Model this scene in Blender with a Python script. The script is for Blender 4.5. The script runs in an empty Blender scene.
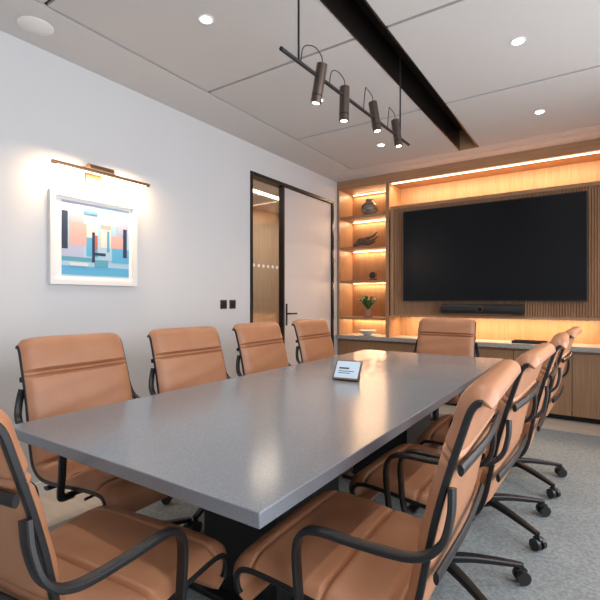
import bpy, math, random
from mathutils import Vector, Matrix
random.seed(4)
sc=bpy.context.scene
R=math.radians

# ------------------------------------------------------------------ materials
def mat(name,col,rough=0.5,metal=0.0,noise=None,bump=None,emit=None,estr=0,coat=0,spec=0.5):
    m=bpy.data.materials.new(name); m.use_nodes=True
    nt=m.node_tree; b=nt.nodes['Principled BSDF']
    b.inputs['Base Color'].default_value=(*col,1)
    b.inputs['Roughness'].default_value=rough
    b.inputs['Metallic'].default_value=metal
    b.inputs['Coat Weight'].default_value=coat
    b.inputs['Specular IOR Level'].default_value=spec
    tc=nt.nodes.new('ShaderNodeTexCoord')
    if noise:
        sx,sy,sz,scale,c2,lo,hi=noise
        mp=nt.nodes.new('ShaderNodeMapping'); mp.inputs['Scale'].default_value=(sx,sy,sz)
        n=nt.nodes.new('ShaderNodeTexNoise'); n.inputs['Scale'].default_value=scale; n.inputs['Detail'].default_value=5
        cr=nt.nodes.new('ShaderNodeValToRGB')
        cr.color_ramp.elements[0].position=lo; cr.color_ramp.elements[0].color=(*col,1)
        cr.color_ramp.elements[1].position=hi; cr.color_ramp.elements[1].color=(*c2,1)
        nt.links.new(tc.outputs['Object'],mp.inputs[0]); nt.links.new(mp.outputs[0],n.inputs['Vector'])
        nt.links.new(n.outputs['Fac'],cr.inputs[0]); nt.links.new(cr.outputs[0],b.inputs['Base Color'])
    if bump:
        sc_,st=bump
        n2=nt.nodes.new('ShaderNodeTexNoise'); n2.inputs['Scale'].default_value=sc_; n2.inputs['Detail'].default_value=4
        bp=nt.nodes.new('ShaderNodeBump'); bp.inputs['Strength'].default_value=st; bp.inputs['Distance'].default_value=0.004
        nt.links.new(tc.outputs['Object'],n2.inputs['Vector']); nt.links.new(n2.outputs['Fac'],bp.inputs['Height'])
        nt.links.new(bp.outputs[0],b.inputs['Normal'])
    if emit:
        b.inputs['Emission Color'].default_value=(*emit,1); b.inputs['Emission Strength'].default_value=estr
    return m
def glassmat(name,fac=0.1,tint=(1,1,1)):
    m=bpy.data.materials.new(name); m.use_nodes=True; nt=m.node_tree
    nt.nodes.clear()
    o=nt.nodes.new('ShaderNodeOutputMaterial'); mx=nt.nodes.new('ShaderNodeMixShader')
    t=nt.nodes.new('ShaderNodeBsdfTransparent'); t.inputs[0].default_value=(*tint,1)
    g=nt.nodes.new('ShaderNodeBsdfGlossy'); g.inputs['Roughness'].default_value=0.02
    mx.inputs[0].default_value=fac
    nt.links.new(t.outputs[0],mx.inputs[1]); nt.links.new(g.outputs[0],mx.inputs[2]); nt.links.new(mx.outputs[0],o.inputs[0])
    return m
M={}
M['wall']=mat('wall_paint',(.64,.65,.665),.85,bump=(300,.04))
M['ceil']=mat('ceiling_felt',(.59,.575,.56),.9,noise=(1,1,1,220,(.545,.53,.515),.4,.6))
M['cborder']=mat('ceiling_plaster',(.61,.60,.59),.9)
M['dark']=mat('shadow_gap_black',(.010,.010,.010),.8)
M['slot']=mat('slot_black_gloss',(.014,.011,.010),.22)
M['bmetal']=mat('black_metal',(.016,.016,.018),.38,0.3)
M['bplas']=mat('black_plastic',(.018,.018,.020),.35)
M['gun']=mat('gunmetal_bronze',(.115,.085,.07),.34,.85)
M['leather']=mat('tan_leather',(.375,.170,.088),.40,noise=(1,1,1,6,(.42,.195,.103),.35,.65),bump=(350,.12))
M['wood']=mat('oak_veneer',(.34,.185,.095),.45,noise=(14,14,.6,5,(.43,.25,.14),.35,.7))
M['woodh']=mat('oak_veneer_horizontal',(.34,.185,.095),.45,noise=(.6,14,14,5,(.43,.25,.14),.35,.7))
M['rib']=mat('oak_ribbed',(.27,.15,.08),.5,noise=(14,14,.6,5,(.35,.205,.11),.35,.7))
M['quartz']=mat('grey_quartz',(.168,.184,.208),.19,noise=(1,1,1,300,(.215,.232,.258),.42,.62))
M['stone']=mat('counter_stone',(.30,.29,.28),.35,noise=(1,1,1,60,(.38,.37,.36),.4,.6))
M['carpet']=mat('grey_carpet',(.205,.225,.23),.95,noise=(1,1,1,60,(.31,.33,.33),.36,.64),bump=(250,.9))
M['plank']=mat('pale_stone_floor',(.52,.45,.37),.4,noise=(1,6,1,4,(.60,.53,.45),.35,.65))
M['tv']=mat('tv_screen_glass',(.005,.006,.008),.22,spec=.22)
M['white']=mat('white_satin',(.80,.79,.78),.4)
M['door']=mat('door_laminate',(.64,.60,.60),.5)
M['brass']=mat('brushed_brass',(.40,.24,.14),.3,.9)
M['glass']=glassmat('clear_glass',.08)
M['wglass']=glassmat('window_glass',.05)
M['led']=mat('led_strip',(1,.8,.6),.5,emit=(1,.72,.45),estr=6)
M['lamp']=mat('lamp_lens',(1,1,1),.5,emit=(1,.92,.82),estr=14)
M['plamp']=mat('pendant_lens',(1,1,1),.5,emit=(1,.86,.68),estr=4)
M['ceram']=mat('brown_ceramic',(.10,.075,.06),.4,noise=(1,1,12,9,(.40,.34,.28),.42,.58))
M['drift']=mat('dark_driftwood',(.07,.045,.03),.6,noise=(4,4,4,12,(.18,.12,.08),.4,.6))
M['leaf']=mat('leaf_green',(.07,.17,.05),.5)
M['terra']=mat('terracotta_pot',(.42,.22,.13),.6)
M['soil']=mat('soil',(.03,.02,.015),.9)
M['screen']=mat('tablet_screen',(.3,.4,.5),.2,emit=(.55,.68,.80),estr=.35)
M['cwall']=mat('corridor_panel',(.40,.29,.20),.6,noise=(8,8,.5,4,(.46,.345,.25),.35,.7))

# ------------------------------------------------------------------ builder
def catmull(P,n=8):
    P=[Vector(p) for p in P]; out=[]
    for i in range(len(P)-1):
        p0=P[max(i-1,0)];p1=P[i];p2=P[i+1];p3=P[min(i+2,len(P)-1)]
        for k in range(n):
            t=k/n
            out.append(.5*((2*p1)+(p2-p0)*t+(2*p0-5*p1+4*p2-p3)*t*t+(3*p1-p0-3*p2+p3)*t**3))
    out.append(P[-1]); return out
class B:
    def __init__(s,name): s.name=name; s.v=[];s.f=[];s.mi=[];s.mats=[]
    def m(s,k):
        if k not in s.mats: s.mats.append(k)
        return s.mats.index(k)
    def face(s,idx,k): s.f.append(idx); s.mi.append(s.m(k))
    def box(s,x0,x1,y0,y1,z0,z1,k,mtx=None):
        b=len(s.v)
        for x,y,z in ((x0,y0,z0),(x1,y0,z0),(x1,y1,z0),(x0,y1,z0),(x0,y0,z1),(x1,y0,z1),(x1,y1,z1),(x0,y1,z1)):
            p=Vector((x,y,z)); s.v.append(mtx@p if mtx else p)
        for q in ((3,2,1,0),(4,5,6,7),(0,1,5,4),(1,2,6,5),(2,3,7,6),(3,0,4,7)): s.face([b+i for i in q],k)
    def loft(s,rings,k,caps=True,closed=True):
        b=len(s.v); n=len(rings[0])
        for r in rings: s.v+= [Vector(p) for p in r]
        for i in range(len(rings)-1):
            for j in range(n if closed else n-1):
                a=b+i*n+j; c=b+i*n+(j+1)%n
                s.face([a,c,c+n,a+n],k)
        if caps:
            s.face([b+j for j in range(n)][::-1],k); s.face([b+(len(rings)-1)*n+j for j in range(n)],k)
    def cyl(s,p0,p1,r0,k,r1=None,n=20):
        r1=r0 if r1 is None else r1; p0=Vector(p0);p1=Vector(p1); t=(p1-p0).normalized()
        a=t.orthogonal().normalized(); c=t.cross(a)
        s.loft([[p+(a*math.cos(2*math.pi*i/n)+c*math.sin(2*math.pi*i/n))*r for i in range(n)] for p,r in((p0,r0),(p1,r1))],k)
    def lathe(s,c,prof,k,n=28,sx=1,sy=1):
        c=Vector(c)
        s.loft([[c+Vector((max(r,1e-4)*sx*math.cos(2*math.pi*i/n),max(r,1e-4)*sy*math.sin(2*math.pi*i/n),z)) for i in range(n)] for r,z in prof],k)
    def sweep(s,P,w,h,k,ref=(1,0,0),n=8,sm=6,super_=False,taper=None):
        P=catmull(P,sm) if sm else [Vector(p) for p in P]; ref=Vector(ref); rings=[]
        for i,p in enumerate(P):
            t=(P[min(i+1,len(P)-1)]-P[max(i-1,0)]).normalized()
            a=(ref-t*ref.dot(t)).normalized(); c=t.cross(a)
            f=1 if not taper else taper[0]+(taper[1]-taper[0])*i/(len(P)-1)
            ring=[]
            for j in range(n):
                an=2*math.pi*(j+.5)/n; ca,sa=math.cos(an),math.sin(an)
                if super_:
                    ca=math.copysign(abs(ca)**.5,ca); sa=math.copysign(abs(sa)**.5,sa)
                ring.append(p+a*ca*w/2*f+c*sa*h/2*f)
            rings.append(ring)
        s.loft(rings,k)
    def mesh(s):
        me=bpy.data.meshes.new(s.name); me.from_pydata([tuple(p) for p in s.v],[],s.f)
        for k in s.mats: me.materials.append(M[k])
        me.polygons.foreach_set('material_index',s.mi)
        me.polygons.foreach_set('use_smooth',[True]*len(s.f))
        me.update(); me.set_sharp_from_angle(angle=R(38)); return me
    def done(s,loc=(0,0,0),rz=0,bevel=0):
        o=bpy.data.objects.new(s.name,s.mesh()); sc.collection.objects.link(o)
        o.location=loc; o.rotation_euler=(0,0,rz)
        if bevel:
            bv=o.modifiers.new('bevel','BEVEL'); bv.width=bevel; bv.segments=2; bv.limit_method='ANGLE'; bv.angle_limit=R(50)
        return o

XL,XR,YN,YB,H=-2.83,.85,-.95,5.50,2.74
# ------------------------------------------------------------------ shell
b=B('floor')
b.box(XL-1.7,XR+.15,YN-.15,YB+1.2,-.1,-.004,'plank')
b.box(-2.40,.45,YN,4.69,-.004,0.004,'carpet')
b.box(-2.83,-2.40,YN,5.5,-.004,0.0,'plank'); b.box(-2.40,.45,4.69,5.5,-.004,0.0,'plank'); b.box(.45,.85,YN,5.5,-.004,0.0,'plank')
b.done()
b=B('wall_left')
b.box(XL-.12,XL,YN-.12,3.34,-.004,H+.2,'wall'); b.box(XL-.12,XL,4.99,YB+.1,-.004,H+.2,'wall'); b.box(XL-.12,XL,3.34,4.99,2.47,H+.2,'wall'); b.done()
b=B('wall_back'); b.box(XL-.12,XR+.12,YB,YB+.1,-.004,H+.2,'wall'); b.done()
b=B('wall_near'); b.box(XL-.12,XR+.12,YN-.1,YN,-.004,H+.2,'wall'); b.done()
b=B('wall_right')
WY=[(-.55,.75),(.95,2.25),(2.45,3.75)]
b.box(XR,XR+.12,YN-.1,YB+.1,-.004,.35,'wall'); b.box(XR,XR+.12,YN-.1,YB+.1,2.5,H+.2,'wall')
ys=[YN-.1]+[v for p in WY for v in p]+[YB+.1]
for i in range(0,len(ys),2): b.box(XR,XR+.12,ys[i],ys[i+1],.35,2.5,'wall')
b.done()
for i,(a,c) in enumerate(WY):
    b=B('window_%d'%(i+1))
    for q in ((a,a+.05,.35,2.5),(c-.05,c,.35,2.5),(a,c,.35,.40),(a,c,2.45,2.5)): b.box(XR+.03,XR+.09,q[0],q[1],q[2],q[3],'bmetal')
    b.box(XR+.055,XR+.061,a+.05,c-.05,.4,2.45,'wglass'); b.done()
b=B('baseboard_left'); b.box(XL,XL+.014,YN,3.30,0,.09,'white'); b.done(bevel=.003)
b=B('baseboard_near'); b.box(XL+.02,XR-.02,YN,YN+.014,0,.09,'white'); b.done(bevel=.003)

b=B('ceiling')
g=.011; cy=[YN,.01,1.18,2.35,3.52,4.70]; T=.016
b.box(XL,-2.40-g,YN,4.70-g,H,H+T,'cborder'); b.box(.24+g,XR,YN,4.70-g,H,H+T,'cborder')
for i in range(5):
    for x0,x1 in((-2.40+g,-1.18),(-.985,.24-g)): b.box(x0,x1,cy[i]+g,cy[i+1]-g,H,H+T,'ceil')
for y0,y1 in((4.70+g,4.84),(4.86,4.885),(4.905,YB)): b.box(XL,XR,y0,y1,H,H+T,'cborder')
b.box(XL-.12,-1.18,YN-.1,YB+.1,H+T+.001,H+.09,'dark'); b.box(-.985,XR+.12,YN-.1,YB+.1,H+T+.001,H+.09,'dark')
b.box(-1.18,-.985,4.70,YB+.1,H+T+.001,H+.09,'dark')
b.box(-1.18,-1.17,YN,4.70,H-.004,H+.2,'slot'); b.box(-.995,-.985,YN,4.70,H-.004,H+.2,'slot')
b.box(-1.18,-.985,YN,4.70,H+.2,H+.22,'dark'); b.box(-1.17,-.995,4.69,4.70,H-.004,H+.2,'woodh')  # slot top; oak-coloured end plate paints in a brown reflection
b.done()

# corridor beyond the door
b=B('wall_corridor'); b.box(-4.42,-4.32,1.8,6.7,0,2.9,'cwall'); b.box(-4.32,-2.95,6.6,6.7,0,2.9,'cwall'); b.box(-4.32,-2.95,1.8,1.9,0,2.9,'cwall')
b.box(-2.95,-2.85,5.62,6.7,0,2.9,'cwall'); b.done()
b=B('ceiling_corridor'); b.box(-4.42,-2.95,1.8,6.7,2.60,2.68,'cborder'); b.box(-3.7,-3.6,3,6.2,2.595,2.60,'led'); b.done()

# ------------------------------------------------------------------ door
b=B('door_frame')
X0,X1=XL-.10,XL+.012
b.box(X0,X1,3.34,3.372,0,2.47,'bmetal'); b.box(X0,X1,4.957,4.99,0,2.47,'bmetal'); b.box(X0,X1,3.372,4.957,2.437,2.47,'bmetal')
b.box(XL-.045,X1,3.875,3.905,0,2.437,'bmetal'); b.box(XL-.06,X1,3.372,3.875,0,.06,'bmetal')
b.box(XL-.035,XL-.027,3.375,3.87,.06,2.435,'glass')
for i in range(6): b.cyl((XL-.026,3.43+i*.077,1.55),(XL-.0245,3.43+i*.077,1.55),.018,'white')
b.done()
b=B('door_1'); b.box(XL-.055,XL-.012,3.91,4.952,.008,2.432,'door')
b.box(XL-.012,XL-.006,3.955,3.985,.92,1.16,'bmetal')
b.cyl((XL-.008,3.97,1.05),(XL+.045,3.97,1.05),.009,'bmetal'); b.cyl((XL+.045,3.965,1.05),(XL+.045,4.09,1.05),.009,'bmetal'); b.done(bevel=.002)
for y in (2.965,3.085):
    b=B('light_switch'); b.box(XL,XL+.009,y-.04,y+.04,1.12,1.20,'bplas'); b.box(XL+.009,XL+.013,y-.02,y+.02,1.14,1.18,'bmetal'); b.done(bevel=.002)

# ------------------------------------------------------------------ joinery
F=5.10; E=.003
xl,xr,yb=XL+E,XR-E,YB-E
b=B('built_in_media_cabinet')
b.box(xl,xr,F-.01,yb,2.63,H-.001,'woodh')                       # header
b.box(xl,xr,yb-.03,yb,.70,2.63,'wood')                     # back
for x0,x1 in((xl,XL+.035),(-2.15,-2.105),(.145,.19),(XR-.035,xr)): b.box(x0,x1,F-.01,yb-.03,.745,2.63,'wood')
b.box(xl,xr,F-.05,yb-.03,.70,.745,'stone')                 # counter
b.box(xl,xr,F+.02,yb-.03,.10,.70,'rib')                   # carcass
b.box(xl,xr,F+.06,yb-.03,.001,.10,'dark')
nx=7; w=(xr-xl)/nx
for i in range(nx): b.box(xl+i*w+.003,xl+(i+1)*w-.003,F-.002,F+.02,.06,.672,'rib')
for x0,x1 in((XL+.035,-2.15),(.19,XR-.035)):
    for z in (2.28,1.88,1.45,.98):
        b.box(x0,x1,F+.01,yb-.03,z-.028,z,'woodh')
        b.box(x0+.02,x1-.02,YB-.055,YB-.045,z-.034,z-.028,'led')
    b.box(x0+.02,x1-.02,YB-.055,YB-.045,2.622,2.63,'led')
px0,px1=-2.08,.12
b.box(px0,px1,F,F+.2,1.0,2.33,'wood')
for q in ((px0,px1,2.29,2.33),(px0,px1,1.0,1.03)): b.box(q[0],q[1],F-.03,F,q[2],q[3],'woodh')
for q in ((px0,px0+.04),(px1-.04,px1)): b.box(q[0],q[1],F-.03,F,1.03,2.29,'wood')
n=int((px1-px0-.08)/.024)
for i in range(n):
    x=px0+.04+.012+i*.024
    pr=[(x+.0105*math.cos(t*math.pi/5),F-.014*math.sin(t*math.pi/5)) for t in range(6)]
    b.loft([[(p[0],p[1],z) for p in pr] for z in(1.03,2.29)],'wood',caps=False,closed=False)
b.box(-2.09,.13,F+.04,F+.05,2.618,2.63,'led'); b.box(px0+.03,px1-.03,F+.17,F+.18,.992,1.0,'led')
b.done()

b=B('television'); tx0,tx1,tz0,tz1=-1.90,-.075,1.185,2.24
b.box(tx0,tx1,F-.085,F-.05,tz0,tz1,'bplas'); b.box(tx0+.008,tx1-.008,F-.088,F-.084,tz0+.012,tz1-.008,'tv')
b.box(-1.4,-.6,F-.05,F-.016,1.45,1.95,'bmetal'); b.done()
b=B('video_conference_bar')
b.sweep([(-1.45,F-.07,1.10),(-.62,F-.07,1.10)],.10,.11,'bplas',ref=(0,1,0),n=16,sm=0,super_=True)
b.cyl((-1.035,F-.118,1.10),(-1.035,F-.128,1.10),.032,'gun'); b.cyl((-1.035,F-.128,1.10),(-1.035,F-.131,1.10),.02,'tv')
b.box(-1.15,-.92,F-.045,F-.016,1.08,1.12,'bmetal')
b.done()

# shelf decor
cx=-2.46; sy=5.25
b=B('striped_vase'); b.lathe((cx+.02,sy,2.281),[(.045,0),(.075,.02),(.105,.07),(.11,.11),(.09,.155),(.05,.18),(.045,.2),(.055,.215),(.045,.215),(.035,.19)],'ceram'); b.done()
b=B('driftwood_sculpture')
for i in range(5):
    x=cx-.02+random.uniform(-.05,.05)
    b.sweep([(x-.15+i*.02,sy+random.uniform(-.04,.04),1.905+i*.012),(x-.05,sy+random.uniform(-.04,.04),1.93+i*.018),(x+.05,sy,1.92+i*.024),(x+.16-i*.01,sy+random.uniform(-.03,.03),1.95+i*.03)],.05,.04,'drift',ref=(0,0,1),n=10,taper=(1,.35))
b.box(cx-.12,cx+.12,sy-.04,sy+.04,1.881,1.895,'drift'); b.done()
b=B('desk_clock'); b.box(cx+.02,cx+.12,sy-.02,sy+.02,1.451,1.465,'bmetal'); b.cyl((cx+.07,sy-.018,1.515),(cx+.07,sy+.018,1.515),.052,'brass'); b.cyl((cx+.07,sy-.021,1.515),(cx+.07,sy-.018,1.515),.044,'bplas'); b.done()
b=B('potted_plant'); b.lathe((cx,sy,.981),[(.045,0),(.06,.01),(.072,.09),(.076,.10),(.066,.10),(.06,.085)],'terra'); b.lathe((cx,sy,1.06),[(.062,0),(.06,.01)],'soil')
for i in range(30):
    a=i*2.4; l=.10+.11*random.random(); tl=.3+.7*random.random(); d=Vector((math.cos(a)*tl,math.sin(a)*tl,1)).normalized()
    p=Vector((cx,sy,1.07)); q=p+d*l; e=q+Vector((math.cos(a)*.05,math.sin(a)*.05,-.01))
    sd=Vector((-math.sin(a),math.cos(a),0))
    k=len(b.v); m_=(p+q)/2
    b.v+= [p,m_+sd*.018,m_-sd*.018,q+sd*.02,q-sd*.02,e]
    b.face([k,k+1,k+2],'leaf'); b.face([k+1,k+3,k+4,k+2],'leaf'); b.face([k+3,k+5,k+4],'leaf')
b.done()
b=B('ceramic_bowl'); b.lathe((cx,sy-.02,.746),[(.04,0),(.045,.008),(.09,.035),(.115,.065),(.108,.065),(.08,.035),(.03,.015)],'white'); b.done()
b=B('serving_tray'); b.box(-.75,-.42,5.14,5.30,.746,.752,'bplas')
for q in ((-.75,-.74,5.14,5.30),(-.43,-.42,5.14,5.30),(-.75,-.42,5.14,5.15),(-.75,-.42,5.29,5.30)): b.box(*q,.752,.772,'bplas')
b.done()

# ------------------------------------------------------------------ table
TX0,TX1,TY0,TY1,TZ=-1.77,-.60,.74,3.72,.745
b=B('conference_table')
b.box(TX0,TX1,TY0,TY1,TZ-.038,TZ,'quartz')
b.box(TX0+.12,TX1-.12,TY0+.12,TY1-.12,TZ-.058,TZ-.038,'bmetal')
for y0,y1 in((1.32,1.80),(2.68,3.16)):
    b.box(-1.37,-.99,y0,y1,.03,TZ-.058,'bmetal'); b.box(-1.42,-.94,y0-.05,y1+.05,.0045,.03,'bmetal')
b.done(bevel=.003)
b=B('tablet_controller')
mt=Matrix.Rotation(R(-38),4,'X')
b.box(-.078,.078,-.006,.006,0.0,.125,'gun',mt); b.box(-.069,.069,-.0072,-.006,.010,.116,'screen',mt)
b.box(-.05,.01,-.0078,-.0072,.066,.076,'bplas',mt); b.box(-.05,.04,-.0078,-.0072,.050,.054,'bplas',mt); b.box(-.05,.02,-.0078,-.0072,.038,.042,'bplas',mt)
b.box(-.06,.06,.0,.085,-.004,.004,'gun'); b.box(-.03,.03,.050,.060,0,.06,'gun')
b.done(loc=(-1.17,2.20,TZ+.007),rz=R(8))

# ------------------------------------------------------------------ chair
def chair_mesh(basez):
    b=B('conference_chair')
    P=[(0,.228,.362),(0,.264,.385),(0,.270,.430),(0,.232,.460),(0,.12,.458),(0,0,.446),(0,-.1,.438),(0,-.17,.444),(0,-.214,.474),(0,-.238,.53),(0,-.256,.62),(0,-.276,.72),(0,-.302,.82),(0,-.331,.915),(0,-.350,.970),(0,-.372,.990),(0,-.394,.975)]
    C=catmull(P,14)
    S=[0]
    for i in range(1,len(C)): S.append(S[-1]+(C[i]-C[i-1]).length)
    def sat(y,z): 
        j=min(range(len(C)),key=lambda i:(C[i].y-y)**2+(C[i].z-z)**2); return S[j]
    seams=[(sat(-.318,.872),.005),(sat(-.310,.846),.005),(sat(-.258,.62),.006),(sat(-.214,.474),.010),(sat(0,.446),.006),(sat(.215,.46),.005)]
    L=S[-1]; N=230; pts=[];j=0
    for i in range(N+1):
        s_=L*i/N
        while j<len(S)-2 and S[j+1]<s_: j+=1
        t=(s_-S[j])/(S[j+1]-S[j]); pts.append((s_,C[j].lerp(C[j+1],t)))
    nw=20; rings=[]
    def HW(z): return .272-.010*max(0,(z-.5)/.5)
    for i,(s_,p) in enumerate(pts):
        q0=pts[max(i-1,0)][1];q1=pts[min(i+1,N)][1]; t=(q1-q0).normalized(); nrm=Vector((0,t.z,-t.y))
        gr=1
        for s0,wd in seams: gr-= .6*math.exp(-((s_-s0)/wd)**2)
        endt=min(1,(min(s_,L-s_)/.025+.15))**.5
        hw=HW(p.z)
        top=[];bot=[]
        for k in range(nw+1):
            u=-1+2*k/nw; u=math.copysign(abs(u)**.72,u)
            e=(max(0,1-abs(u)**8))**.5
            sw=1+.05*math.sin(s_*60+u*3)
            bt=.018 if p.z>.5 and s_>L*.4 else .013
            top.append(p+Vector((u*hw,0,0))+nrm*(.002+.030*gr*e*endt*sw))
            bot.append(p+Vector((u*hw,0,0))-nrm*(.002+bt*gr*e*endt))
        rings.append(top+bot[::-1])
    b.loft(rings,'leather')
    def off(d,i0,i1,s,st=6):
        out=[]
        for i in range(i0,i1,st):
            t=(C[min(i+1,len(C)-1)]-C[max(i-1,0)]).normalized()
            out.append((s*(HW(C[i].z)-.001),C[i].y-d*t.z,C[i].z+d*t.y))
        return out
    for s in(-1,1):
        b.sweep(off(.006,10,len(C)-10,s),.014,.016,'bmetal',n=8,sm=2,super_=True)
        xa=s*.305
        b.sweep([(s*.270,-.318,.80),(s*.282,-.318,.745),(s*.296,-.300,.685),(xa,-.245,.650),(xa,-.12,.642),(xa,-.03,.643),(xa,.022,.632),(xa,.046,.59),(xa,.044,.51),(xa,.034,.43),(s*.290,.025,.405),(s*.24,.02,.398)],.030,.016,'bmetal',n=12,sm=5,super_=True)
    b.sweep([(-.27,.02,.408),(0,.02,.396),(.27,.02,.408)],.04,.018,'bmetal',ref=(0,1,0),n=8,sm=4)
    b.sweep([(-.27,-.13,.402),(0,-.13,.394),(.27,-.13,.402)],.04,.018,'bmetal',ref=(0,1,0),n=8,sm=4)
    b.sweep([(-.270,-.335,.84),(0,-.348,.84),(.270,-.335,.84)],.014,.026,'bmetal',ref=(0,1,0),n=8,sm=4)
    b.sweep([(-.272,-.285,.60),(0,-.295,.60),(.272,-.285,.60)],.014,.03,'bmetal',ref=(0,1,0),n=8,sm=4)
    b.box(-.085,.085,-.16,.08,.345,.39,'bplas'); b.cyl((.08,.02,.37),(.20,.03,.365),.006,'bmetal',n=10)
    b.cyl((0,0,.24),(0,0,.36),.016,'gun'); b.cyl((0,0,.10),(0,0,.26),.028,'bplas'); b.lathe((0,0,.075),[(.035,0),(.05,.01),(.048,.06),(.03,.075)],'bplas')
    for i in range(5):
        a=basez+i*2*math.pi/5; d=Vector((math.sin(a),math.cos(a),0)); sd=Vector((d.y,-d.x,0))
        b.sweep([d*.03+Vector((0,0,.112)),d*.14+Vector((0,0,.108)),d*.26+Vector((0,0,.092)),d*.345+Vector((0,0,.078))],.046,.030,'bmetal',ref=tuple(sd),n=10,sm=4,super_=True,taper=(1.1,.6))
        c=d*.345; b.cyl(c+Vector((0,0,.05)),c+Vector((0,0,.085)),.008,'bmetal',n=8)
        b.sweep([c-sd*.008+Vector((0,0,.055)),c+sd*.008+Vector((0,0,.055))],.045,.03,'bplas',ref=tuple(d),n=10,sm=0)
        for w in(-1,1): b.cyl(c+sd*w*.008+Vector((0,0,.033)),c+sd*w*.027+Vector((0,0,.033)),.028,'bplas',n=18)
    return b.mesh()
cmA=chair_mesh(0)
def chair(x,y,rz):
    o=bpy.data.objects.new('conference_chair',cmA); sc.collection.objects.link(o); o.location=(x,y,.0045); o.rotation_euler=(0,0,R(rz))
for y,dx,r in((1.21,-.05,2),(1.88,-.02,-2),(2.58,.01,2),(3.28,.04,-2)): chair(-.53+dx,y,90+r)
for y,dx,r in((1.23,0,3),(1.92,0,-2),(2.66,.0,1),(3.41,.0,0)): chair(-1.81+dx,y,-90+r)
chair(-1.155,.675,6); chair(-1.20,3.97,180)

# ------------------------------------------------------------------ picture + light
py0,py1,pz0,pz1=1.41,2.03,1.30,1.89
b=B('framed_abstract_picture')
for q in ((py0,py1,pz0,pz0+.03),(py0,py1,pz1-.03,pz1),(py0,py0+.03,pz0+.03,pz1-.03),(py1-.03,py1,pz0+.03,pz1-.03)):
    b.box(XL,XL+.035,*q,'white')
b.box(XL,XL+.012,py0+.03,py1-.03,pz0+.03,pz1-.03,'white')
def flat(n,c): M[n]=mat('art_'+n,c,.6)
for n,c in dict(sky=(.36,.56,.70),teal=(.10,.34,.46),navy=(.02,.035,.08),pink=(.62,.38,.36),cream=(.70,.66,.62),blue=(.10,.40,.64),red=(.45,.14,.12),grey=(.36,.41,.47),lilac=(.42,.46,.62)).items(): flat(n,c)
ax0,ax1,az0,az1=py0+.080,py1-.055,pz0+.055,pz1-.050
AW,AH=ax1-ax0,az1-az0
art=[('sky',0,1,0,1),('lilac',.0,.55,.80,1),('blue',0,1,.02,.14),('teal',.0,.45,.20,.26),('lilac',.0,.30,.26,.42),('pink',.10,.34,.42,.72),('blue',.34,.50,.28,.54),('navy',.0,.08,.36,.86),('grey',.10,.30,.72,.82),
 ('cream',.34,.50,.54,.80),('cream',.50,.80,.74,.94),('teal',.46,.66,.14,.24),('blue',.72,1,.22,.42),('pink',.72,.90,.42,.60),('sky',.50,.72,.24,.42),('lilac',.80,.98,.62,.90),
 ('navy',.42,.46,.20,.62),('red',.46,.50,.38,.58),('cream',.54,.70,.42,.68),('teal',.64,.68,.36,.66),('navy',.90,.96,.30,.72),('cream',.10,.36,.14,.18),('navy',.46,.62,.30,.34),('pink',.56,.70,.68,.74),('teal',.30,.50,.86,.90)]
for i,(n,a,c,d,e) in enumerate(art):
    b.box(XL+.012,XL+.0125+.0002*i,ax0+a*AW,ax0+c*AW,az0+d*AH,az0+e*AH,n)
b.done()
b=B('picture_light')
b.cyl((XL+.13,1.37,2.03),(XL+.13,2.06,2.03),.012,'brass'); b.box(XL+.122,XL+.138,1.40,2.03,2.016,2.0195,'led')
b.cyl((XL+.09,1.62,2.055),(XL+.09,1.79,2.055),.032,'brass'); b.box(XL,XL+.02,1.65,1.76,1.99,2.09,'brass')
b.cyl((XL+.02,1.705,2.05),(XL+.09,1.705,2.055),.014,'brass')
b.done()

# ------------------------------------------------------------------ ceiling lights
def light(name,kind,loc,energy,col,rot=(0,0,0),**kw):
    l=bpy.data.lights.new(name,kind); l.energy=energy; l.color=col
    for k,v in kw.items(): setattr(l,k,v)
    o=bpy.data.objects.new(name,l); sc.collection.objects.link(o); o.location=loc; o.rotation_euler=rot; return o
WARM=(1,.65,.36); NEU=(1,.91,.82)
for x in(-1.78,-.39):
    for y in(.55,1.73,2.91,4.10):
        b=B('recessed_downlight')
        b.lathe((x,y,H-.004),[(.030,0),(.044,0),(.044,.004),(.030,.0045)],'white'); b.cyl((x,y,H-.003),(x,y,H-.0055),.030,'lamp'); b.done()
        light('downlight_lamp','SPOT',(x,y,H-.02),23,NEU,spot_size=R(110),spot_blend=.8,shadow_soft_size=.035)
b=B('ceiling_speaker'); b.lathe((-2.62,1.24,H-.006),[(.085,0),(.09,.003),(.09,.006)],'white'); b.done()

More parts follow.
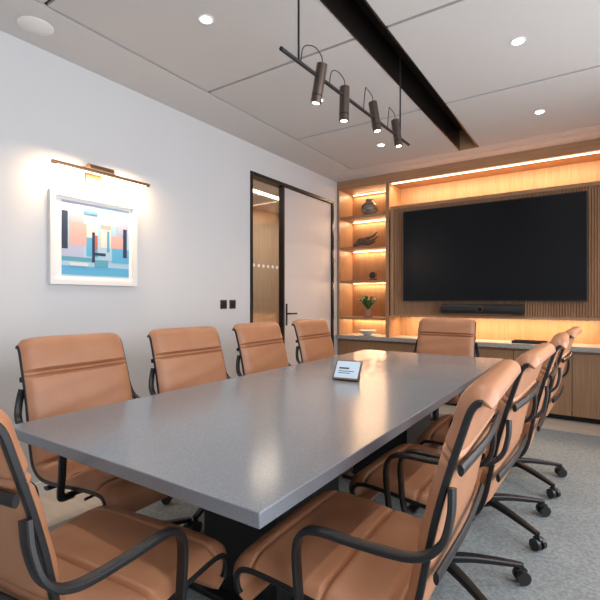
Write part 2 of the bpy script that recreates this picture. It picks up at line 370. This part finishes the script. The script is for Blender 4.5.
b=B('linear_pendant_light'); X=-1.08; za,zb=2.235,2.272
bz=lambda y: za+(zb-za)*(y-1.47)/1.49
b.cyl((X,1.47,za),(X,2.96,zb),.009,'bmetal')
for y in(1.60,2.80): b.cyl((X,y,bz(y)),(X,y,H+.19),.005,'bmetal'); 
b.box(X-.03,X+.03,1.5,2.9,H+.185,H+.2,'bmetal')
for y,z0,dx in((1.77,2.125,-.034),(2.02,2.122,-.004),(2.40,2.187,.030),(2.74,2.197,.026)):
    z1=z0+.172; p0=Vector((X+dx/2,y,z0)); p1=Vector((X-dx/2,y,z1)); t=(p0-p1).normalized()
    b.cyl(p0,p1,.0255,'gun',n=28); b.cyl(p0+t*.0005,p0+t*.001,.018,'plamp')
    b.cyl(p0-t*.03,p0-t*.036,.026,'bmetal',n=28)
    x=p1.x
    b.sweep([(x,y,z1),(x,y-.005,z1+.035),(x-.005,y-.06,z1+.055),(X,y-.13,z1+.025),(X,y-.155,bz(y-.155))],.005,.005,'bplas',ref=(1,0,0),n=6,sm=5)
    light('pendant_lamp','SPOT',tuple(p0+t*.01),7,(1,.80,.58),(0,math.atan2(-dx,.172),0),spot_size=R(70),spot_blend=.6,shadow_soft_size=.02)
b.done()

# ------------------------------------------------------------------ lighting
A=lambda n,loc,e,c,rot,sx,sy:light(n,'AREA',loc,e,c,rot,shape='RECTANGLE',size=sx,size_y=sy)
A('header_led',(-.98,F+.055,2.61),25,WARM,(R(18),0,0),2.15,.02)
A('panel_led',(-.98,F+.19,.985),16,WARM,(R(15),0,0),2.1,.02)
for xa in(-2.47,.5):
    for z in(2.615,2.245,1.845,1.415,.945): A('shelf_led',(xa,YB-.065,z),3.3,WARM,(R(-20),0,0),.56,.015)
A('picture_lamp',(XL+.125,1.715,2.012),8,(1,.68,.40),(0,R(48),0),.015,.62)
for a,c in WY: A('window_daylight',(XR+.3,(a+c)/2,1.45),45,(.94,.965,1),(0,R(90),0),2.1,1.3)
A('corridor_lamp',(-3.65,4.6,2.58),32,(1,.88,.74),(0,0,0),.1,3)
w=bpy.data.worlds.new('world'); sc.world=w; w.use_nodes=True
bg=w.node_tree.nodes['Background']; bg.inputs[0].default_value=(.84,.90,1,1); bg.inputs[1].default_value=1.1

# ------------------------------------------------------------------ camera
cam=bpy.data.cameras.new('camera'); cam.lens=26.58; cam.sensor_width=36; cam.clip_start=.02
co=bpy.data.objects.new('camera',cam); sc.collection.objects.link(co)
co.location=(0,0,1.2); co.rotation_euler=(R(90),0,R(33.84)); sc.camera=co
sc.view_settings.view_transform='Standard'
